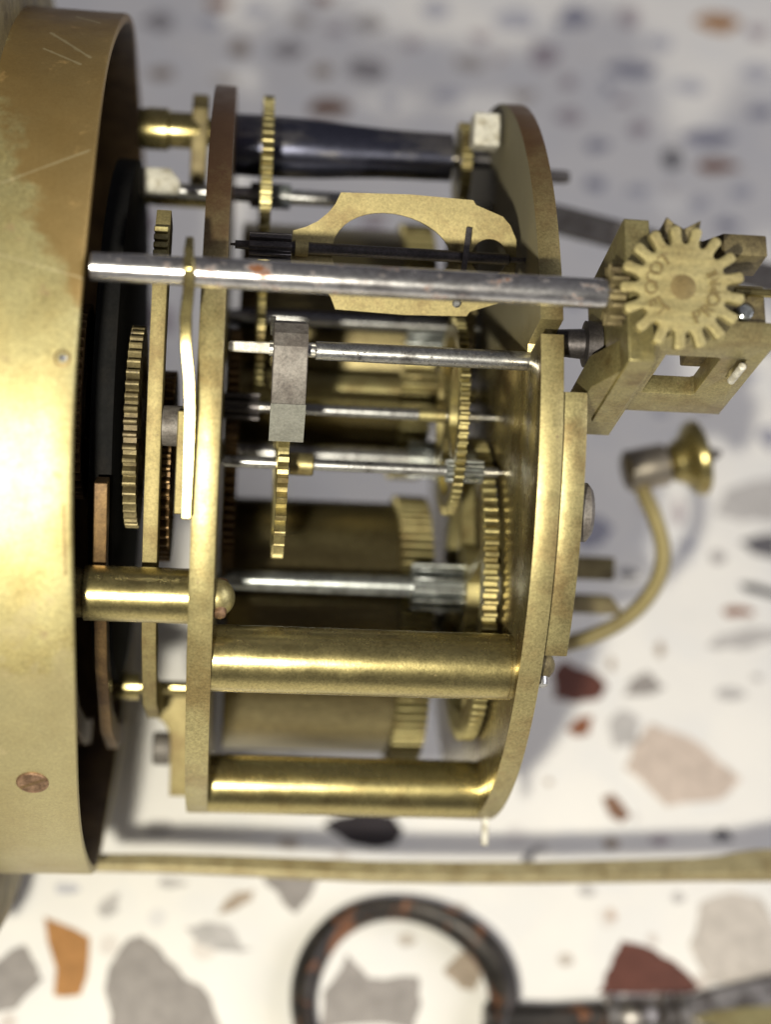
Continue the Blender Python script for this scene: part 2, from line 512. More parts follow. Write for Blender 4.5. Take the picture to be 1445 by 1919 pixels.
def wheel(name, x0, x1, y, z, n, ro, depth, mat, parent, hub=2.0, rim=1.6, spokes=4, phase=.3, duty=.52, tip=.6):
    rr = ro - depth
    loops = [tooth_loop(n, ro, rr, phase, duty, tip)]
    if spokes:
        loops += spoke_holes(spokes, hub, rr - rim, .75, phase + .4)
    mb = MB().curve2d(loops, x0, x1, (0, y, z), (0, 1, 0), (0, 0, 1))
    return obj(name, mb, mat, parent, bevel=.05, smooth=28)

def pinion(x0, x1, y, z, n, ro, mat, parent, rr=None, phase=.1):
    rr = ro * .60
    mb = MB().curve2d([tooth_loop(n, ro, rr, phase, .44, .8)], x0, x1, (0, y, z), (0, 1, 0), (0, 0, 1))
    return obj('pinion', mb, mat, parent, bevel=.04, smooth=18)

# ------------------------------------------------------------------ table
def build_table():
    M['cement'] = terrazzo_material()
    bm = bmesh.new()
    n = 16
    for i in range(n + 1):
        for j in range(n + 1):
            bm.verts.new((-1.2 + 2.4 * i / n, -1.2 + 2.4 * j / n, 0))
    bm.verts.ensure_lookup_table()
    for i in range(n):
        for j in range(n):
            bm.faces.new([bm.verts[a] for a in (i * (n + 1) + j, (i + 1) * (n + 1) + j, (i + 1) * (n + 1) + j + 1, i * (n + 1) + j + 1)])
    me = bpy.data.meshes.new('terrazzo_floor'); bm.to_mesh(me); bm.free()
    me.materials.append(M['cement'])
    t = bpy.data.objects.new('terrazzo_floor', me); col.objects.link(t)
    tag(t, 'polished pale terrazzo surface with scattered stone chips', kind='structure')
    C = dict(orange=(.42, .21, .075), grey=(.33, .305, .285), pale=(.52, .50, .48), tan=(.42, .345, .27), brown=(.24, .135, .085),
             maroon=(.13, .05, .036), rust=(.25, .10, .05), dark=(.13, .125, .135), black=(.035, .03, .034),
             pink=(.62, .52, .44), slate=(.36, .36, .42), mauve=(.50, .44, .45), blue=(.53, .53, .57), sand=(.58, .53, .47), ash=(.40, .375, .365))
    for k, c in C.items():
        M['chip_' + k] = plain('chip_' + k, c, .35, .28, 420)
    def chip(pts, kind, h):
        # pts: world (x, y) in m; h: how far the chip stands proud (m)
        q = []
        for i, a in enumerate(pts):      # ragged broken edges
            b = pts[(i + 1) % len(pts)]
            L = math.hypot(b[0] - a[0], b[1] - a[1])
            q.append(a)
            for ft in (.33, .67):
                j = rng.uniform(-.07, .07) * L
                q.append((a[0] + (b[0] - a[0]) * ft - (b[1] - a[1]) / L * j, a[1] + (b[1] - a[1]) * ft + (b[0] - a[0]) / L * j))
        pts = q
        cx = sum(p[0] for p in pts) / len(pts); cy = sum(p[1] for p in pts) / len(pts)
        n = len(pts)
        vs = [(p[0] - cx, p[1] - cy, 0) for p in pts] + [((p[0] - cx) * .985, (p[1] - cy) * .985, h) for p in pts]
        fs = [tuple(range(n, 2 * n))] + [(i, (i + 1) % n, n + (i + 1) % n, n + i) for i in range(n)]
        me = bpy.data.meshes.new('stone_chip'); me.from_pydata(vs, [], fs)
        me.materials.append(M['chip_' + kind])
        bmm = bmesh.new(); bmm.from_mesh(me); bmesh.ops.recalc_face_normals(bmm, faces=bmm.faces); bmm.to_mesh(me); bmm.free()
        o = bpy.data.objects.new('stone_chip', me); col.objects.link(o)
        o.location = (cx, cy, 0.0); o.parent = t
    rng = random.Random(5)
    polys = [
        ('orange', [(82, 1718), (168, 1757), (150, 1865), (100, 1866)]),
        ('grey', [(45, 1770), (62, 1800), (80, 1835), (30, 1890), (-25, 1900), (-25, 1810)]),
        ('grey', [(238, 1760), (262, 1752), (285, 1765), (330, 1810), (395, 1870), (425, 1945), (205, 1945), (203, 1812)]),
        ('pale', [(345, 1738), (400, 1728), (432, 1737), (455, 1775), (480, 1780), (450, 1786), (400, 1780), (370, 1767)]),
        ('pale', [(180, 1706), (195, 1683), (222, 1672), (222, 1706), (197, 1722)]),
        ('tan', [(405, 1712), (425, 1685), (445, 1670), (478, 1667), (468, 1690), (432, 1708)]),
        ('grey', [(490, 1640), (600, 1638), (575, 1690), (553, 1712), (528, 1690)]),
        ('maroon', [(1058, 1236), (1120, 1262), (1140, 1287), (1122, 1311), (1080, 1318), (1038, 1310), (1034, 1260)]),
        ('rust', [(1060, 1366), (1080, 1348), (1112, 1340), (1105, 1376), (1078, 1380)]),
        ('grey', [(1168, 1302), (1188, 1270), (1212, 1258), (1248, 1288), (1215, 1302)]),
        ('pink', [(1170, 1440), (1190, 1390), (1222, 1355), (1290, 1380), (1350, 1430), (1392, 1460), (1350, 1500), (1250, 1512)]),
        ('pale', [(1142, 1350), (1165, 1330), (1200, 1345), (1195, 1398), (1152, 1402)]),
        ('brown', [(1128, 1494), (1150, 1488), (1182, 1528), (1164, 1542), (1142, 1528)]),
        ('black', [(604, 1545), (640, 1528), (690, 1520), (740, 1530), (757, 1558), (740, 1584), (700, 1590), (650, 1578)]),
        ('maroon', [(1165, 1763), (1225, 1778), (1280, 1815), (1312, 1850), (1290, 1862), (1120, 1862), (1145, 1810)]),
        ('sand', [(1312, 1692), (1370, 1672), (1425, 1680), (1460, 1745), (1460, 1835), (1330, 1842), (1292, 1770)]),
        ('grey', [(650, 1788), (690, 1832), (785, 1830), (790, 1880), (775, 1930), (600, 1930), (605, 1860)]),
        ('tan', [(830, 1818), (862, 1785), (886, 1775), (902, 1835), (888, 1858), (862, 1852)]),
        ('slate', [(1080, 1000), (1102, 965), (1126, 968), (1152, 990), (1120, 1025), (1088, 1032)]),  # blue-grey patch beside the cock, built like the chips
        ('pale', [(1340, 962), (1360, 920), (1400, 905), (1460, 898), (1460, 975), (1390, 980)]),
        ('dark', [(1386, 1016), (1415, 1004), (1460, 1000), (1460, 1050), (1420, 1040)]),
        ('black', [(1385, 1094), (1420, 1096), (1460, 1108), (1460, 1124), (1400, 1108)]),
        ('pale', [(1322, 1212), (1350, 1190), (1410, 1175), (1460, 1180), (1460, 1200), (1390, 1218)]),
        ('dark', [(975, 1622), (985, 1600), (1003, 1590), (998, 1620)]),
    ]
    for kind, pl in polys:
        pts = [table_pt(*q) for q in pl]
        chip(pts, kind, .00006)
    blobs = [(296, 41, 70, 40, 'ash'), (394, 41, 44, 32, 'blue'), (409, 6, 60, 26, 'rust'), (448, 92, 42, 40, 'tan'), (540, 92, 66, 32, 'ash'),
             (605, -2, 50, 22, 'rust'), (628, 56, 36, 20, 'mauve'), (690, 45, 76, 40, 'ash'), (815, 21, 60, 44, 'blue'), (774, 81, 40, 26, 'mauve'),
             (690, 133, 84, 50, 'ash'), (613, 201, 86, 40, 'brown'), (733, 193, 40, 30, 'blue'), (304, 137, 60, 30, 'tan'), (605, 133, 40, 28, 'tan'),
             (966, 38, 86, 54, 'blue'), (1079, 33, 72, 52, 'slate'), (1179, 33, 46, 50, 'mauve'), (1342, 42, 96, 40, 'orange'), (1024, 105, 72, 54, 'mauve'),
             (1187, 130, 110, 30, 'slate'), (1066, 155, 34, 28, 'mauve'), (1141, 165, 30, 20, 'slate'), (1066, 218, 60, 34, 'mauve'), (1292, 163, 90, 30, 'blue'),
             (1418, 134, 70, 32, 'blue'), (1426, 209, 60, 28, 'slate'), (1321, 258, 120, 36, 'slate'), (1259, 297, 44, 44, 'dark'), (1347, 312, 84, 28, 'rust'),
             (1120, 272, 54, 36, 'slate'), (1116, 347, 50, 30, 'slate'), (1196, 356, 50, 26, 'blue'), (1196, 243, 48, 36, 'mauve'), (1313, 381, 36, 30, 'blue'),
             (1362, 422, 56, 26, 'slate'), (1440, 650, 26, 24, 'dark'), (1272, 960, 24, 62, 'mauve'), (1388, 1146, 70, 22, 'rust'), (1344, 1044, 36, 30, 'ash'),
             (1238, 1216, 18, 34, 'tan'), (1146, 1246, 18, 34, 'tan'), (1288, 1022, 44, 24, 'blue'), (1178, 1076, 44, 24, 'dark'), (1442, 820, 40, 50, 'slate'),
             (1100, 1670, 40, 26, 'pale'), (1146, 1716, 28, 26, 'pink'), (1270, 1682, 30, 26, 'pale'), (1240, 1574, 46, 22, 'mauve'), (1356, 1566, 42, 28, 'dark'),
             (1146, 1582, 40, 26, 'tan'), (1370, 1300, 60, 24, 'pale'), (1028, 1465, 20, 16, 'tan'), (700, 420, 60, 34, 'mauve'), (1420, 1270, 26, 18, 'pale'),
             (20, 1680, 40, 30, 'pale'), (130, 1665, 60, 24, 'blue'), (320, 1655, 60, 24, 'pale'), (760, 1760, 40, 30, 'sand'), (1060, 1800, 36, 30, 'sand'),
             (400, 1440, 60, 44, 'ash'), (300, 1550, 70, 34, 'pale'), (540, 1580, 46, 30, 'sand'), (860, 1700, 40, 20, 'sand'),
             (270, 420, 60, 60, 'mauve'), (300, 600, 70, 60, 'mauve'), (1080, 560, 50, 40, 'blue'), (1010, 1590, 40, 20, 'pale'), (1230, 860, 30, 30, 'blue'),
             (1395, 700, 70, 34, 'blue'), (1320, 760, 36, 26, 'mauve'), (1240, 770, 40, 24, 'blue'), (880, 120, 70, 34, 'sand'), (900, 70, 40, 26, 'mauve'),
             (480, 20, 60, 30, 'blue'), (560, 40, 50, 28, 'sand'), (420, 150, 50, 26, 'sand'), (840, 180, 60, 30, 'blue'), (980, 180, 60, 30, 'sand'),
             (1240, 80, 60, 34, 'blue'), (1420, 60, 50, 34, 'mauve'), (1390, 360, 50, 30, 'blue'), (1170, 190, 40, 20, 'mauve')]
    for (u, v, w, h, kind) in blobs:
        k = rng.randint(6, 8)
        ph = rng.random() * 6.28
        pts = []
        for i in range(k):
            a = ph + 2 * math.pi * (i + rng.uniform(-.25, .25)) / k
            r = rng.uniform(.72, 1.12)
            pts.append(table_pt(u + w / 2 * r * math.cos(a), v - h / 2 * r * math.sin(a)))
        chip(pts, kind, .00005 + .00001 * rng.random())
    # chips beyond the picture's edges
    lim = [table_pt(u, v) for u, v in ((0, 0), (1445, 0), (0, 1919), (1445, 1919))]
    x0 = min(p[0] for p in lim); x1 = max(p[0] for p in lim); y0 = min(p[1] for p in lim); y1 = max(p[1] for p in lim)
    kinds = list(C)
    cnt = 0
    while cnt < 130:
        x = rng.uniform(x0 - .10, x1 + .10); y = rng.uniform(y0 - .05, y1 + .10)
        fy = (y - y0) / (y1 - y0)
        xa = lim[2][0] + (lim[0][0] - lim[2][0]) * fy; xb = lim[3][0] + (lim[1][0] - lim[3][0]) * fy
        if 0 < fy < 1 and xa < x < xb: continue
        cnt += 1
        r0 = rng.choice((.002, .003, .004, .006)); k = rng.randint(5, 8)
        pts = [(x + r0 * rng.uniform(.7, 1.2) * math.cos(6.283 * i / k), y + r0 * rng.uniform(.6, 1.1) * math.sin(6.283 * i / k)) for i in range(k)]
        chip(pts, rng.choice(kinds), .00004 + .000015 * rng.random())
build_table()

# ------------------------------------------------------------------ the clock movement
root = bpy.data.objects.new('clock_movement', None)
col.objects.link(root)
root.matrix_world = W
root.empty_display_size = .02
tag(root, 'dismantled brass clock movement with toothed wheels between two round plates', 'clock movement')
ORIGIN[root.name] = Vector((0, 0, 0))
R = 42.0

def part(name, mb, mat, parent=root, **kw):
    return obj(name, mb, mat, parent, **kw)

# --- casing ring with bezel flange
def build_ring():
    ro, ri = 49.0, 47.9
    prof = [(-12.5, ri), (-12.5, ro), (-24.0, ro), (-24.3, ri)]
    n = 160
    mb = MB()
    vs = []; fs = []
    loop = [(-12.45, ri + .15), (-12.35, ri + .55), (-12.5, ro - .15), (-12.75, ro), (-16, ro), (-20, ro + .05), (-23.5, ro + .1), (-23.5, ri), (-18, ri), (-12.7, ri)]
    for (x, r) in loop:
        for k in range(n):
            a = 2 * math.pi * k / n
            # the rim is a little bent
            dx = .22 * math.sin(3 * a + .6) + .14 * math.sin(7 * a) if x > -13 else 0
            vs.append((x + dx, r * math.cos(a), r * math.sin(a)))
    L = len(loop)
    for i in range(L):
        for k in range(n):
            k2 = (k + 1) % n; i2 = (i + 1) % L
            fs.append((i * n + k, i * n + k2, i2 * n + k2, i2 * n + k))
    mb.add(vs, fs)
    lo = min(v[0] for v in vs); hi = max(v[0] for v in vs)
    global RING_C
    RING_C = (-(lo + hi) / 2 * MM, 0)
    M['brass_ring'] = ring_material()
    ring = part('casing_ring', mb, 'brass_ring', smooth=35)
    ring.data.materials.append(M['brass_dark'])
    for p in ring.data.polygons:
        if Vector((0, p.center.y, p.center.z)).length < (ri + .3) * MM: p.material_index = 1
    fl = MB().lathe([(-22.6, 48.9), (-22.7, 52.6), (-23.1, 55.8), (-24.2, 57.9), (-26.5, 58.4), (-28.8, 57.4), (-29.2, 47.0)], 0, 0, 160, caps=False)
    n = 160; a = 0
    fl.f += [(k, (k + 1) % n, 6 * n + (k + 1) % n, 6 * n + k) for k in range(n)]
    obj('bezel_flange', fl, 'brass_old', ring, smooth=35)
    obj('dial_backplate', MB().lathe([(-22.2, 47.7), (-23.2, 47.7)], 0, 0, 120), 'black', ring)
    # slotted copper screw and small pin hole, both set along the local normal
    def radial(u, v, r):
        d = ray(u, v); e = EYE
        # hit the cylinder of radius r
        A = d.y ** 2 + d.z ** 2; B = 2 * (e.y * d.y + e.z * d.z); Cc = e.y ** 2 + e.z ** 2 - r * r
        t = (-B - math.sqrt(B * B - 4 * A * Cc)) / (2 * A)
        p = e + d * t
        return p, Vector((0, p.y, p.z)).normalized()
    p, nrm = radial(60, 1467, ro + .05)
    s = MB().lathe_dir([(-.6, 1.55), (.02, 1.55), (.12, 1.4)], p, nrm, 24)
    sc = obj('screw', s, 'copper', ring, smooth=25)
    sc['label'] = 'worn copper coloured slotted screw'
    A = Vector((1, 0, 0)); Bv = nrm.cross(A)
    q = Vector((.85, 0, 0)) + Bv * .5; q.normalize(); q2 = nrm.cross(q)
    fr = Matrix((q, q2, nrm)).transposed().to_4x4(); fr.translation = p
    obj('screw_slot', MB().box((-1.35, -.16, -.3), (1.35, .16, .135), fr), 'brass_dark', sc)
    p, nrm = radial(116, 671, ro + .02)
    o = obj('hole_rim', MB().lathe_dir([(-.5, .75), (.03, .75), (.05, .62), (-.1, .55), (-.5, .5)], p, nrm, 24), 'brass_dark', ring)
    obj('pin_head', MB().lathe_dir([(-.4, .38), (.0, .38), (.08, .25)], p, nrm, 16), 'steel', o)
    return ring
ring = build_ring()

# --- front plate
fp = MB().lathe([(-2.35, R - .05), (-2.25, R), (-.1, R), (0, R - .05)], 0, 0, 160)
front = part('front_plate', fp, 'front_brass', smooth=30)

# --- back plate with a notch for the pallet arbor
def build_back():
    n = 180
    lp = []
    a0 = math.atan2(40.3, 11.55); a1 = math.atan2(40.3, 13.6)   # notch between these angles
    a0 = math.atan2(40.5, 13.3); a1 = math.atan2(40.4, 11.65)
    full = 2 * math.pi - (a1 - a0)
    for i in range(n + 1):
        a = a1 + full * i / n
        lp.append((R * math.cos(a), R * math.sin(a)))
    lp += [(12.2, 36.8), (11.3, 33.6), (8.9, 33.2), (8.8, 34.6), (10.4, 35.6)]
    mb = MB().curve2d([lp], 30.0, 32.25, (0, 0, 0), (0, 1, 0), (0, 0, 1), bevel=.08)
    o = part('back_plate', mb, 'brass_mirror', smooth=30)
    o.data.materials.append(M['back_rim'])
    for p in o.data.polygons:
        if abs(p.normal.x) < .8: p.material_index = 1
    return o
back = build_back()
# the brass-coloured rim band keeps the tone of the plate edge: same material, own part of the plate is not needed

# --- pillars
def pillar(y, z, r, x0=0.0, x1=30.0):
    p = MB().lathe([(x0 + .02, r), (x1 - .55, r), (x1 - .5, r - .12), (x1 - .42, r - .12), (x1 - .38, r - .05), (x1 - .02, r - .05)], y, z, 56)
    return part('pillar', p, 'brass_satin', smooth=25)
def pillar_end(parent, y, z, x, d, r=1.35, matb='brass_matte', matp='copper', ang=0.0):
    """rounded end of a pillar that comes through a plate, held by a taper pin"""
    prof = [(x - .3 * d, r)] + [(x + d * (.3 + 1.75 * math.sin(t)), max(.02, r * math.cos(t))) for t in [i * math.pi / 2 / 8 for i in range(9)]]
    e = obj('pillar_end', MB().lathe(prof, y, z, 24), matb, parent, smooth=40)
    dirv = Vector((0, -math.cos(ang), math.sin(ang)))
    c = Vector((x + d * .62, y, z))
    obj('taper_pin', MB().lathe_dir([(-1.9, .75), (1.9, .66), (2.15, .60), (2.25, .42)], c, dirv, 16), matp, e, smooth=35)
p2 = pillar(-21.1, 31.7, 3.33)
p3 = pillar(-37.1, 12.0, 3.25)
p4 = pillar(-24.0, -30.5, 3.3)
pillar_end(p2, -20.7, 32.6, 32.25, 1, 1.6, 'brass_old', 'steel', .45)
obj('taper_pin', MB().box((31.0, -43.4, 11.1), (31.75, -36, 11.9)), 'chalk_steel', p3, bevel=.1)

# dial pillar between the ring and the front plate
dp = MB().lathe([(-16.8, 2.4), (-12.5, 2.4), (-12.35, 2.68), (-2.38, 2.68)], -14.9, 35.0, 48)
dpil = part('dial_pillar', dp, 'brass_satin', smooth=25)
pillar_end(dpil, -14.9, 35.6, 0.0, 1, 1.85, 'brass', 'copper', .75)
M['pin_end'] = M['copper']

# --- mainspring barrels
def barrel(y, z, r=15.6):
    w = MB().lathe([(1.2, r - 1), (1.3, r - .1), (1.5, r), (5, r), (21.1, r), (21.2, r - .25), (21.5, r - .25)], y, z, 96)
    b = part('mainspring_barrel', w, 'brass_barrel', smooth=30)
    wheel('barrel_teeth', 21.5, 25.3, y, z, 80, 16.6, 1.6, 'brass', b, spokes=0, duty=.42, tip=.75)
    obj('barrel_arbor', MB().lathe([(0.02, 2.6), (25.3, 2.6), (29.9, 2.0)], y, z, 32), 'steel', b)
    return b
bA = barrel(-20.8, -9.6)
bB = barrel(14.6, -18.4)

# --- going train: second wheel arbor
def arbor(name, prof, y, z, mat='steel', n=28):
    return part(name, MB().lathe(prof, y, z, n), mat, smooth=30)
sy, sz = -14.6, 8.0
a2 = arbor('second_arbor', [(0.05, .5), (.9, .5), (.95, 1.15), (22.3, 1.25), (28.3, 1.3), (28.35, .6), (29.95, .6)], sy, sz, 'steel_clean')
pinion(22.2, 28.2, sy, sz, 12, 2.75, 'steel_clean', a2, 2.0)
wheel('toothed_wheel', 28.0, 29.5, sy, sz, 84, 17.4, 1.1, 'brass', a2, hub=5, rim=2.2, spokes=4, phase=.85, duty=.55, tip=.8)

# centre arbor and its wheel by the front plate
a1_ = arbor('centre_arbor', [(.05, 1.2), (24, 1.2), (29.9, .8)], .2, 0.5, 'steel')
wheel('toothed_wheel', .35, 1.65, .0, 0.5, 80, 14.6, 1.0, 'brass_dark', a1_, hub=4, rim=1.8)
pinion(22.0, 27.5, .2, .5, 10, 2.2, 'steel_clean', a1_)

# third arbor
ty, tz = 4.75, 15.0
a3 = arbor('third_arbor', [(.05, .3), (.3, .3), (.35, .75), (3.9, .75), (3.95, .55), (21.4, .62), (28.4, .6), (28.5, .3), (29.95, .3)], ty, tz)
pinion(.05, 3.85, ty, tz, 10, 1.45, 'steel_dark', a3, 1.0)
obj('collet', MB().lathe([(21.4, .72), (21.5, .8), (24.4, .8), (24.45, .7)], ty, tz, 28), 'brass', a3, smooth=25)
wheel('toothed_wheel', 24.6, 25.6, ty, tz, 66, 11.0, .95, 'brass', a3, hub=2.6, rim=1.3, spokes=4, phase=.35, duty=.5, tip=.8)

# escape arbor
ey, ez = -1.4, 21.5
a4 = arbor('escape_arbor', [(.05, .35), (.3, .35), (.35, .62), (7.3, .62), (10, .60), (23.8, .62), (28.0, .6), (29.5, .55), (29.6, .25), (29.95, .25)], ey, ez)
pinion(23.85, 27.9, ey, ez, 8, 1.25, 'steel_clean', a4, .8, .25)
obj('collet', MB().lathe([(7.2, 1.2), (9.6, 1.2), (9.75, 1.05)], ey, ez, 28), 'brass', a4, smooth=25)
def escape_wheel():
    n = 30; ro = 10.1; rr = 8.7
    lp = []
    for k in range(n):
        a = 2 * math.pi * k / n + .04
        st = 2 * math.pi / n
        for da, r in ((0, rr), (.06, ro - .1), (.10, ro), (.34, ro - .12), (.55, rr + .25), (.75, rr)):
            lp.append((r * math.cos(a + da * st), r * math.sin(a + da * st)))
    mb = MB().curve2d([lp] + spoke_holes(4, 2.2, rr - 1.0, .6, .5), 5.75, 6.85, (0, ey, ez), (0, 1, 0), (0, 0, 1))
    return obj('escape_wheel', mb, 'brass', a4, bevel=.05, smooth=25)
escape_wheel()

# --- pallet arbor with anchor
py_, pz = 9.6, 33.2
pa = arbor('pallet_arbor', [(4.4, .75), (8.9, .75), (9.0, .92), (26, .98), (29.5, .95), (33.5, .9)], py_, pz, 'steel')
obj('flat_shank', MB().sweep([(0.3, py_, pz + .1), (.6, py_, pz + .1), (1.6, py_, pz + .1), (9.0, py_, pz + .1)], [.35, .50, .52, .60], .55, (0, 0, 1)), 'chalk_steel', pa, bevel=.12)
def anchor():
    # band that straddles the escape wheel, seen from its back
    top = [(12.0, 34.6), (10.9, 36.0), (9.6, 36.4), (7.6, 36.2), (5.6, 35.6), (4.2, 34.9), (2.4, 33.6), (.6, 32.0)]
    bot = [(.9, 31.2), (2.6, 31.9), (4.4, 32.4), (6.6, 32.4), (8.4, 32.0), (10.6, 30.4), (12.0, 28.2), (12.9, 28.6)]
    lp = top + bot
    # loop in (y, z), thickness along x
    mb = MB().curve2d([lp], 4.75, 8.1, (0, 0, 0), (0, 1, 0), (0, 0, 1), bevel=.1)
    a = obj('anchor', mb, 'steel_grey', pa, smooth=22)
    obj('pallet_face', MB().curve2d([[(4.1, 35.05), (2.4, 33.75), (.55, 32.1), (.75, 31.6), (2.5, 32.6), (4.15, 33.4)]], 4.72, 8.14, (0, 0, 0), (0, 1, 0), (0, 0, 1)), 'steel_ground', a, smooth=20)
    obj('pallet', MB().curve2d([[(12.6, 34.4), (13.1, 30), (12.2, 27.0), (11.2, 30)]], 4.5, 4.9, (0, 0, 0), (0, 1, 0), (0, 0, 1)), 'steel', a)
anchor()

# --- strike train: fly with its vane
fy, fz = 20.0, 30.5
fl_a = arbor('fly_arbor', [(.15, .12), (.6, .15), (.65, .42), (2.0, .45), (6.3, .6), (6.4, .62), (28.2, .58), (28.4, .3), (29.9, .3)], fy, fz, 'steel_dark')
pinion(2.0, 6.2, fy, fz, 8, 1.35, 'steel_dark', fl_a, .9)
obj('collet', MB().lathe([(6.6, .85), (7.9, .85)], fy, fz, 24), 'brass_matte', fl_a)
def fly_vane():
    up = [(6.4, .9), (6.4, 1.75), (7.6, 2.15), (8.8, 2.8), (9.8, 3.7), (10.5, 4.6), (11.0, 5.75), (18, 5.95), (24.3, 5.75), (24.6, 5.3), (27.4, 4.3), (28.2, 3.5), (28.9, 2.1), (29.0, 0.6)]
    loop = up + [(a, -b) for a, b in up[::-1]]
    hole = []
    for i in range(40):
        t = 2 * math.pi * i / 40
        hole.append((16.3 + 6.0 * math.cos(t), 4.0 * math.sin(t) * (1 - .12 * math.cos(t))))
    hole2 = circle(1.85, 28, (26.3, .2))
    # tilted a few degrees about the arbor
    tl = rad(7)
    A = Vector((1, 0, 0)); B = Vector((0, math.cos(tl), math.sin(tl)))
    mb = MB().curve2d([loop, hole, hole2], -.25, .25, (0, fy, fz - .75), A, B, bevel=.06)
    v = obj('fly_vane', mb, 'brass_matte', fl_a, smooth=25)
    sp = MB().sweep([(24.0, fy + 2.9, fz + .35), (23.85, fy + 1.5, fz + .62), (23.7, fy, fz + .85), (23.6, fy - 1.5, fz + .3)], .28, .12, (0, 0, 1))
    obj('fly_spring', sp, 'steel_dark', v)
    obj('rivet', MB().lathe_dir([(0, .45), (.35, .45), (.45, .3)], (23.2, fy - 4.6, fz - 1.0), (0, 0, 1), 16), 'steel', v)
fly_vane()

# warning wheel arbor that reaches through the front plate
wy, wz = 29.7, 5.0
wa = arbor('warning_arbor', [(-6.3, .8), (-.5, .8), (1.9, .9), (12.2, .85), (29.9, .7)], wy, wz)
pinion(1.95, 6.6, wy, wz, 10, 1.45, 'steel_clean', wa, 1.0)
wheel('toothed_wheel', 3.05, 4.25, wy, wz, 64, 11.2, .95, 'brass', wa, hub=3, rim=1.4, phase=.1, duty=.52, tip=.8)
def square_end():
    lp = [(-11.4, -1.3), (-11.4, 1.1), (-10.9, 1.4), (-7.3, 1.4), (-6.2, .2), (-6.0, -1.2), (-6.6, -1.5), (-10.8, -1.45)]
    mb = MB().curve2d([lp], -1.3, 1.3, (0, wy + .8, wz), (1, 0, 0), (0, 1, 0), bevel=.12)
    obj('square_end', mb, 'chalk_steel', wa)
square_end()
# locking wheel, lower and darker
lk = arbor('locking_arbor', [(.05, .6), (29.9, .6)], 15.8, 3.4, 'steel')
wheel('toothed_wheel', 3.3, 4.15, 15.8, 3.4, 60, 9.4, .9, 'brass', lk, hub=2.5, rim=1.3)
# strike second arbor lying over the far barrel
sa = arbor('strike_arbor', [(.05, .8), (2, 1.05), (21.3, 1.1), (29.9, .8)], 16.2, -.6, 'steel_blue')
pinion(21.3, 26.0, 16.0, -.6, 12, 2.2, 'steel_clean', sa, 1.6)
wheel('toothed_wheel', 26.6, 27.8, 16.0, -.6, 72, 13.2, 1.0, 'brass_old', sa, hub=3, rim=1.6)
# intermediate brass arbor between the barrels and the third wheel
ia = arbor('intermediate_arbor', [(1.4, 2.1), (20.6, 2.1), (20.7, 1.2), (29.9, 1.0)], 8.0, .3, 'brass')
pinion(20.7, 25.2, 8.0, .3, 12, 2.6, 'brass', ia, 2.0)

# blued steel sleeve along the edge, with its small wheel
by, bz = 35.8, 3.0
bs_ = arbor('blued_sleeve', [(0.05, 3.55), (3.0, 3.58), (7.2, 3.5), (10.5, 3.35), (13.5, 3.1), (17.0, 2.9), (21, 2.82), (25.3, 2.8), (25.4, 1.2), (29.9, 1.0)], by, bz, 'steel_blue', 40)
wheel('toothed_wheel', 25.9, 27.1, by - 1.1, bz + 1.4, 36, 4.9, .55, 'brass', bs_, spokes=0, duty=.55, tip=.85)
obj('steel_stop', MB().box((26.4, 35.0, 11.0), (29.4, 38.7, 14.2)), 'chalk_steel', bs_, bevel=.25, seg=2)

# --- motion work between ring and front plate
hw = arbor('hour_pipe', [(-21, 2.2), (-2.4, 2.2)], 0, 0, 'brass_dark')
wheel('toothed_wheel', -9.4, -8.1, 1.6, 24.5, 50, 10.4, 1.0, 'brass_old', hw, hub=3, rim=2.0, duty=.5, tip=.7)
wheel('toothed_wheel', -14.9, -13.7, 4.0, 24.0, 48, 10.0, 1.0, 'brass_dark', hw, hub=4, rim=2.4)
wheel('toothed_wheel', -6.3, -5.0, -2.2, 18.0, 48, 10.2, 1.0, 'brass_dark', hw, hub=4, rim=2.4)

part('black_disc', MB().lathe([(-12.9, 29.5), (-12.8, 30), (-10.6, 30), (-10.5, 29.5)], 3, 2, 96), 'black', smooth=30)
# long rack lever, seen on edge, with a few notches at its end
def rack():
    lp = [(22.9, 31.0), (21.9, 32.0), (20.9, 32.9), (16, 34.2), (10, 34.8), (2, 34.6), (-6, 33.6), (-12.2, 32.2), (-20, 27.5), (-27.5, 20.0), (-30.6, 8), (-31, 0),
          (-28, 0), (-27.5, 8), (-24.5, 18.5), (-18.0, 24.5), (-10, 28.6), (0, 30.5), (10, 30.2), (17, 28.5), (22, 26.8)]
    mb = MB().curve2d([lp], -7.2, -5.75, (0, 0, 0), (0, 1, 0), (0, 0, 1), bevel=.08)
    r = part('rack_lever', mb, 'brass_matte')
    for i in range(4):
        t = i / 3
        y = 20.6 - 2.4 * t; z = 33.35 + .75 * t
        obj('rack_tooth', MB().box((-7.25, y - .28, z - .55), (-5.85, y + .28, z + .38)), 'brass', r, bevel=.08)
rack()
# darker levers deeper inside the ring
def lever(pts, x0, x1, w, mat):
    mb = MB().sweep([((x0 + x1) / 2, y, z) for y, z in pts], w, (x1 - x0) / 2, (1, 0, 0))
    return part('lever', mb, mat, bevel=.08)
lever([(-4, 34), (-12, 32), (-22, 25.5), (-30, 15), (-33.5, 4), (-34, -4)], -11.9, -10.6, 1.3, 'brass_dark')
lever([(-4, 33), (-12, 31), (-22, 24.5), (-30, 14), (-33, 4), (-34, -4)], -15.6, -14.4, 1.4, 'brass_dark')
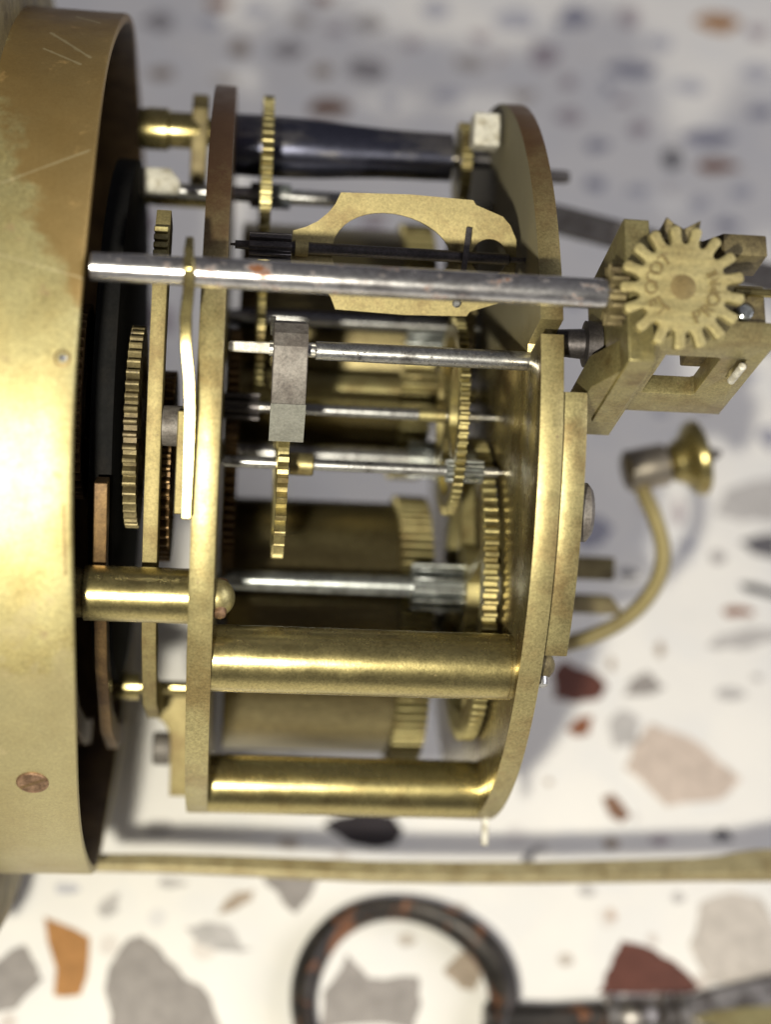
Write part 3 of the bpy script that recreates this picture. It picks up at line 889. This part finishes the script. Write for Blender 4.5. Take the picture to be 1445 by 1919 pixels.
# curved flat spring that loops over the steel rod
spr = MB().sweep([(-3.3, 17.6, 46.6), (-3.3, 16.4, 48.1), (-3.2, 14.9, 48.6), (-3.2, 13.2, 47.6), (-3.45, 11.0, 45.6), (-3.35, 8.5, 44.6), (-2.95, 5.5, 44.2), (-2.75, 2.5, 43.9), (-2.72, -2, 43.2), (-2.75, -7.2, 42.5)],
                 [.35, .42, .5, .5, .55, .5, .5, .5, .5, .45], [.5, .5, .55, .6, .7, .8, .8, .8, .8, .8], (0, 0, 1))
part('curved_spring', spr, 'brass_satin', bevel=.12, seg=2)
scr = MB().lathe([(-5.9, 1.8), (-5.7, 2.0), (-3.5, 2.0), (-2.5, 1.2)], 1.6, 32.4, 28)
part('stud', scr, 'steel_grey', smooth=30)
part('latch', MB().box((-4.2, -7.0, 29), (-2.4, 3.0, 35.0)), 'brass_matte', bevel=.1)
# lower hub, pin and bracket
hub = part('lever_hub', MB().lathe([(-12.2, 1.4), (-11.4, 1.55), (-8.4, 1.55), (-8.3, .75), (-2.4, .75)], -27.4, 5.0, 32), 'brass_satin')
def bracket():
    lp = [(-7.1, -29.2), (-6.6, -31.8), (-5.6, -32.6), (-4.9, -34), (-4.75, -41.2), (-2.45, -41.2), (-2.45, -29.2)]
    b = part('bracket', MB().curve2d([lp], -5.5, -1.5, (0, 0, 0), (1, 0, 0), (0, 1, 0), bevel=.12), 'brass_matte')
    obj('screw', MB().lathe([(-7.0, 1.7), (-6.8, 2.0), (-5.0, 2.0)], -35.9, -4.0, 24), 'steel_grey', b)
bracket()
# collet and lever at the far end of the blued sleeve
tc_ = part('hammer_collet', MB().lathe([(-11.3, 2.2), (-10.2, 2.45), (-8.0, 2.45), (-7.7, 2.1), (-5.2, 2.1), (-2.4, 1.4)], 38.0 - .3, 0.0, 36), 'brass_satin')
obj('lever_arm', MB().curve2d([[(42.0, .2), (42.0, -2.6), (39.5, -3.2), (36.4, -2.2), (31.6, -1.2), (31.4, .6), (36.2, 1.8), (40, 1.9)]], -5.2, -3.3, (0, 0, 0), (0, 1, 0), (0, 0, 1), bevel=.15), 'brass_old', tc_)
part('lower_post', MB().lathe([(-12, 1.0), (-9, 1.3), (-2.4, 1.3)], 30.5, -3, 24), 'brass_satin')

# --- long steel setting rod
rod = part('setting_rod', MB().lathe([(-12.0, 1.1), (-11.9, 1.28), (-3.9, 1.3), (-2.8, 1.3), (-2.75, 1.38), (33, 1.40), (34.7, 1.36), (34.9, 1.2)], 14.9, 46.5, 40), 'steel_rusty', smooth=30)
pinion(34.9, 36.4, 14.9, 46.0, 13, 2.9, 'brass_old', rod, 2.1)

# --- cock on the back plate
PHI = rad(18.5)
UPV = Vector((0, math.sin(PHI), math.cos(PHI)))      # the clock's own upright
SIDE = Vector((0, math.cos(PHI), -math.sin(PHI)))    # across the clock
def build_cock():
    lp = []
    ro = 41.0
    a_hi = math.atan2(40.5, 6.2); a_lo = math.atan2(35.2, -18.9)
    for i in range(41):
        a = a_hi + (a_lo - a_hi) * i / 40
        lp.append((ro * math.cos(a), ro * math.sin(a)))
    lp += [(-15.8, 29.0), (-6, 31.0), (4.5, 31.5)]
    c = part('back_cock', MB().curve2d([lp], 32.3, 34.75, (0, 0, 0), (0, 1, 0), (0, 0, 1), bevel=.08), 'brass_plate')
    obj('screw', MB().lathe([(34.7, 2.9), (35.9, 2.9), (36.3, 2.4)], -5.2, 36.6, 32), 'steel_grey', c, smooth=25)
    # bracket arm: wedge in the plane (x, UPV)
    O = Vector((0, 8.3, 46.0)) - UPV * 0
    lp = [(32.4, -5.2), (36.9, -.4), (39.6, -.2), (39.6, -18), (34.9, -18), (34.9, -14), (32.4, -14)]
    lp = [(34.85, -5.0), (36.9, -.6), (39.55, -.35), (39.55, -17.5), (34.85, -17.5)]
    mb = MB().curve2d([lp], -3.2, .0, O, (1, 0, 0), UPV, bevel=.08)
    obj('bracket_arm', mb, 'brass', c)
    return c
cock = build_cock()

# --- suspension assembly with the rating gear
def build_suspension():
    def fr(o):
        m = Matrix((Vector((1, 0, 0)), SIDE, UPV)).transposed().to_4x4(); m.translation = Vector(o); return m
    F = fr((0, 15.5, 46.0))          # local: x, side, up
    # post: plate across the clock
    post = part('suspension_post', MB().box((36.75, -7.1, -15.5), (39.2, 7.3, 0), F), 'brass', bevel=.12, seg=2)
    # side plates with a window and a slot
    S0 = F @ Vector((0, -4.3, -.6))
    lp = [(40.0, -18.3), (51.0, -18.3), (51.0, 0), (39.9, 0)]
    win = [(41.6, -13.4), (46.6, -13.4), (46.9, -13.1), (46.9, -4.4), (46.6, -4.1), (41.6, -4.1)]
    slot = []
    for i in range(20):
        t = 2 * math.pi * i / 20
        slot.append((49.05 + .42 * math.cos(t), -6.4 + (1.9 if math.sin(t) > 0 else -1.9) + .42 * math.sin(t)))
    frame = part('suspension_frame', MB().curve2d([lp, win, slot], -2.0, 0, S0, (1, 0, 0), UPV, bevel=.1), 'brass_plate')
    # near face of the frame plate is at side -4.3; body behind it
    obj('frame_top', MB().box((40.0, -2.25, -6.2), (50.6, 2.2, -2.1), F), 'brass_old', frame, bevel=.12)
    far = MB().curve2d([[(40.0, -16), (50.6, -16), (50.6, -9), (47.6, -8.5), (47.6, -4.6), (50.6, -4.2), (50.6, 0), (46.5, 0), (45, -1.8), (40, -1.8)]], -2.2, 0, F @ Vector((0, 4.5, -.6)), (1, 0, 0), UPV, bevel=.1)
    obj('frame_plate', far, 'brass_old', frame)
    obj('inner_block', MB().box((45.2, -1.9, -12.5), (47.4, 2.0, -6.3), F), 'brass_old', frame, bevel=.12)
    obj('slot_pin', MB().lathe_dir([(0, .38), (3.6, .38), (3.7, .25)], F @ Vector((49.05, -4.9, -8.6)), UPV, 16), 'chalk_steel', frame)
    obj('screw', MB().lathe_dir([(0, .8), (.6, .8), (.75, .6)], F @ Vector((48.4, -.9, -2.0)), UPV, 20), 'steel_clean', frame)
    obj('guide_pin', MB().lathe_dir([(0, .42), (4.5, .42)], F @ Vector((47.6, 1.2, -1.6)), (1, 0, 0), 16), 'brass_satin', frame)
    st = [at(u, v, 45) for u, v in ((1238, 452), (1247, 407), (1262, 420), (1280, 430), (1312, 414), (1304, 458))]
    mb = MB()
    top = [Vector((p.x, p.y, 45.6)) for p in st]; bot = [p - UPV * 4 for p in top]
    n = len(top)
    mb.add(top + bot, [tuple(range(n)), tuple(range(2 * n - 1, n - 1, -1))] + [(i, n + i, n + (i + 1) % n, (i + 1) % n) for i in range(n)])
    obj('ratchet_cam', mb, 'brass_old', frame, bevel=.1)
    obj('feed_screw', MB().lathe_dir([(-10, 1.1), (2.5, 1.1)], F @ Vector((41.9, -.2, 0)), UPV, 20), 'steel', frame)
    # rating gear facing up
    gtilt = rad(8)
    N = Vector((0, math.sin(gtilt), math.cos(gtilt))); B = Vector((0, math.cos(gtilt), -math.sin(gtilt)))
    C = at(1278, 541, 48.6)
    loops = [gear17()]
    g = part('rating_gear', MB().curve2d(loops, -.55, .55, C, (1, 0, 0), B, bevel=.1), 'brass_gear', smooth=25)
    obj('hub_rivet', MB().lathe_dir([(.3, 1.2), (.555, 1.2), (.575, 1.12)], C, N, 24), 'letter_shade_hub', g)
    letters = [(t, a, 0) for t, a in zip('LOUOET', (128, 147, 164, 184, 209, 229))] + [(t, a, 0) for t, a in zip('PROPRE', (296, 318, 340, 357, 372, 386))]
    for t, a, _ in letters:
        a = rad(a)
        rr = 3.05
        d = Vector((1, 0, 0)) * math.cos(a) + B * math.sin(a)
        # letters stand with their tops towards the hub and run anticlockwise
        up = -d
        right = Vector((1, 0, 0)) * -math.sin(a) + B * math.cos(a)
        size = 1.7 if t != 'E' or a > 5 else 1.6
        if a > 6.15: size = 1.3
        obj('letter', MB().text(t, size, .16, C + d * rr + N * .54, right, up), 'letter_shade_hub', g)
def gear17():
    n = 17; ro = 5.78; rr = 4.05
    lp = []
    st = 2 * math.pi / n
    for k in range(n):
        a = rad(97.6) + k * st
        # rounded slots between round ended teeth
        hw0 = .62; 
        for da, r in ((-.5, rr), (-.40, rr + .03), (-.32, rr + .18), (-.265, rr + .5), (-.25, ro - .62), (-.245, ro - .35), (-.19, ro - .1), (0, ro),
                      (.19, ro - .1), (.245, ro - .35), (.25, ro - .62), (.265, rr + .5), (.32, rr + .18), (.40, rr + .03)):
            lp.append((r * math.cos(a + da * st), r * math.sin(a + da * st)))
    return lp
M['brass_gear'] = metal('brass_gear', (.355, .305, .14), (.305, .25, .108), (.45, .68), 330, rough=.55, rough_var=.12, metallic=.6, bump=.3,
                       spots=(.15, .105, .045), spot_at=(.63, .75), spot_scale=560)
build_suspension()

# --- bell hammer on its bent wire
def build_hammer():
    pts = [at(u, v, z) for u, v, z in ((1000, 1222, -9), (1040, 1212, -9), (1110, 1192, -9), (1165, 1165, -10), (1210, 1125, -10), (1238, 1075, -10), (1243, 1025, -10), (1228, 970, -10), (1210, 930, -11), (1198, 900, -12), (1192, 880, -12))]
    # smooth the wire
    def cr(p0, p1, p2, p3, t):
        return .5 * ((2 * p1) + (p2 - p0) * t + (2 * p0 - 5 * p1 + 4 * p2 - p3) * t * t + (3 * p1 - p0 - 3 * p2 + p3) * t ** 3)
    sm = []
    for i in range(len(pts) - 1):
        a = pts[max(i - 1, 0)]; b = pts[i]; c = pts[i + 1]; d = pts[min(i + 2, len(pts) - 1)]
        sm += [cr(a, b, c, d, k / 4) for k in range(4)]
    sm.append(pts[-1])
    w = part('hammer_wire', MB().sweep(sm, 1.05, 1.05, (0, 0, 1), 14), 'brass_matte', smooth=40)
    a = at(1178, 884, -12); b = at(1250, 872, -12); c = at(1345, 850, -12)
    d = (c - a).normalized()
    L = (c - a).length
    k = (b - a).length
    obj('hammer_head', MB().lathe_dir([(-.6, 1.9), (-.2, 2.6), (.1, 2.75), (k - .2, 2.75), (k, 2.5)], a, d, 32), 'nickel', w, smooth=30)
    obj('hammer_cup', MB().lathe_dir([(k, 1.5), (k + .25, 1.6), (k + .6, 2.3), (k + 1.3, 2.75), (k + 1.9, 2.95), (k + 2.5, 3.6), (k + 3.1, 4.5), (k + 3.7, 4.9), (k + 4.4, 4.95), (k + 4.7, 4.7), (k + 4.75, 1.5)], a, d, 40), 'brass_satin', w, smooth=40)
    obj('hammer_tip', MB().lathe_dir([(k + 4.2, 1.4), (k + 5.2, 1.4), (k + 7.4, .35)], a, d, 20), 'steel_grey', w)
build_hammer()

# --- things sticking out behind the back plate
def bar(name, pts, ha, hb, mat, up=(0, 0, 1), bev=.15):
    return part(name, MB().sweep(pts, ha, hb, up), mat, bevel=bev)
p_ = [at(u, v, -8) for u, v in ((1090, 1064), (1148, 1066), (1160, 1078))]
bar('winding_square', [Vector((32.2, p_[0].y + .1, -8)), p_[1]], 1.45, 1.4, 'brass_old')
p_ = [at(u, v, -8) for u, v in ((1090, 1131), (1140, 1133), (1165, 1150))]
bar('winding_square', [Vector((32.2, p_[0].y + .1, -8)), p_[1], p_[2]], [1.2, 1.2, .25], [1.2, 1.2, .5], 'brass_old')
p_ = [at(u, v, -15) for u, v in ((1045, 411), (1175, 445), (1450, 524), (1600, 566))]
bar('gong_bar', [Vector((32.2, p_[0].y + 1.2, -15))] + p_, 1.75, 1.0, 'steel_grey')
part('back_pin', MB().lathe([(32.2, .8), (39.7, .8), (40.2, .6)], 34.95, 0, 20), 'steel_grey')
part('back_stud', MB().lathe([(32.25, 1.3), (35.0, 1.5), (35.2, 2.3), (36.6, 2.3), (36.7, 2.0)], 11.3, 36.0, 24), 'steel_dark', smooth=30)

# --- brass strap screwed to the ring
def build_strap():
    px = [(172, 1608), (182, 1617), (300, 1618), (420, 1622), (560, 1628), (700, 1634), (860, 1636), (1000, 1636), (1160, 1633), (1300, 1630), (1350, 1628), (1380, 1625), (1420, 1622), (1470, 1621), (1580, 1622)]
    pts = [at(u, v, -4) for u, v in px]
    half = [.7, 1.0, 1.05, 1.1, 1.15, 1.18, 1.2, 1.2, 1.25, 1.3, 1.4, 1.6, 1.75, 1.8, 1.8]
    half = [h * .95 for h in half]
    return bar('case_strap', pts, half, [h * .82 for h in half], 'brass_strap', up=(0, .85, 1), bev=.25)
strap = build_strap()

# ------------------------------------------------------------------ ring handled tool on the table
def build_tool():
    t = bpy.data.objects.new('ring_handled_tool', None); col.objects.link(t)
    ox, oy = table_pt(900, 1900)
    t.location = (ox, oy, 0)
    tag(t, 'rusty black iron tool with an oval finger ring lying on the terrazzo', 'tool')
    ORIGIN[t.name] = Vector((ox / MM, oy / MM, 0))
    def tp(u, v, z):
        # point at height z mm above the table
        o = W @ (EYE * MM); d = W.to_3x3() @ ray(u, v)
        k = (z * MM - o.z) / d.z
        return (o + d * k) / MM
    # finger ring: oval bow of flattened round section, drawn on its own centre line
    z0 = 2.6
    c = tp(752, 1868, z0)
    pts = []
    rx = abs(tp(938, 1868, z0).x - tp(566, 1868, z0).x) / 2
    ry = abs(tp(752, 1868, z0).y - tp(752, 1700, z0).y)
    n = 64
    vs = []; fs = []
    m = 16
    for i in range(n):
        a = 2 * math.pi * i / n
        sq = 1 + .03 * math.sin(2 * a + .4) + .03 * math.cos(3 * a)
        p = Vector((c.x + rx * math.cos(a) * sq, c.y + ry * math.sin(a) * sq, z0))
        nrm = Vector((math.cos(a) / rx, math.sin(a) / ry, 0)).normalized()
        wd = 1.75 + .35 * max(0, math.cos(a)) + .2 * math.sin(3 * a)
        for k in range(m):
            q = 2 * math.pi * k / m
            vs.append(p + nrm * wd * math.cos(q) + Vector((0, 0, 1)) * 2.4 * math.sin(q))
    for i in range(n):
        for k in range(m):
            i2 = (i + 1) % n; k2 = (k + 1) % m
            fs.append((i * m + k, i2 * m + k, i2 * m + k2, i * m + k2))
    bow = obj('finger_ring', MB().add(vs, fs), 'iron', t, smooth=60)
    # turned shank
    s0 = tp(930, 1912, z0); s1 = tp(1130, 1908, z0)
    d = (s1 - s0)
    L = d.length
    obj('neck', MB().lathe_dir([(-1.5, 2.2), (1.5, 2.3), (L * .5, 2.0), (L * .8, 2.1), (L, 2.2)], s0, d, 24), 'iron', t, smooth=40)
    cL = abs(tp(1290, 1908, z0).x - s1.x)
    prof = []
    for (t0, t1, r) in ((0, .18, 2.9), (.20, .62, 2.6), (.64, .80, 3.0), (.83, 1.0, 3.1)):
        w = (t1 - t0) * cL
        prof += [(t0 * cL, r * .8), (t0 * cL + w * .15, r), (t1 * cL - w * .15, r), (t1 * cL, r * .82)]
    prof = [(a, min(b, 2.9)) for a, b in prof]
    obj('collar', MB().lathe_dir(prof, s1, d, 28), 'iron_worn', t, smooth=40)
    # flaring blade root with a brass coloured flat
    e0 = tp(1278, 1890, z0)
    up1 = [tp(u, v, 3.6) for u, v in ((1275, 1868), (1330, 1852), (1390, 1838), (1460, 1822), (1560, 1800))]
    lo1 = [tp(u, v, 3.6) for u, v in ((1275, 1916), (1330, 1930), (1390, 1950), (1460, 1975), (1560, 2010))]
    mb = MB()
    N = len(up1)
    top = up1 + lo1[::-1]
    bot = [Vector((p.x, p.y, .4)) for p in top]
    K = len(top)
    mb.add(top + bot, [tuple(range(K)), tuple(range(2 * K - 1, K - 1, -1))] + [(i, K + i, K + (i + 1) % K, (i + 1) % K) for i in range(K)])
    bl = obj('blade_root', mb, 'iron_worn', t, bevel=.7, seg=3)
    inl = [tp(u, v, 3.9) for u, v in ((1190, 1925), (1260, 1900), (1340, 1886), (1450, 1884), (1560, 1880), (1560, 1990), (1400, 1960), (1290, 1945))]
    inl = [tp(u, v, 3.9) for u, v in ((1292, 1908), (1340, 1893), (1400, 1886), (1460, 1884), (1560, 1880), (1560, 1985), (1460, 1955), (1390, 1935), (1330, 1920))]
    K = len(inl)
    bot = [Vector((p.x, p.y, 3.3)) for p in inl]
    obj('brass_inlay', MB().add(inl + bot, [tuple(range(K)), tuple(range(2 * K - 1, K - 1, -1))] + [(i, K + i, K + (i + 1) % K, (i + 1) % K) for i in range(K)]), 'brass', bl, bevel=.1)
build_tool()
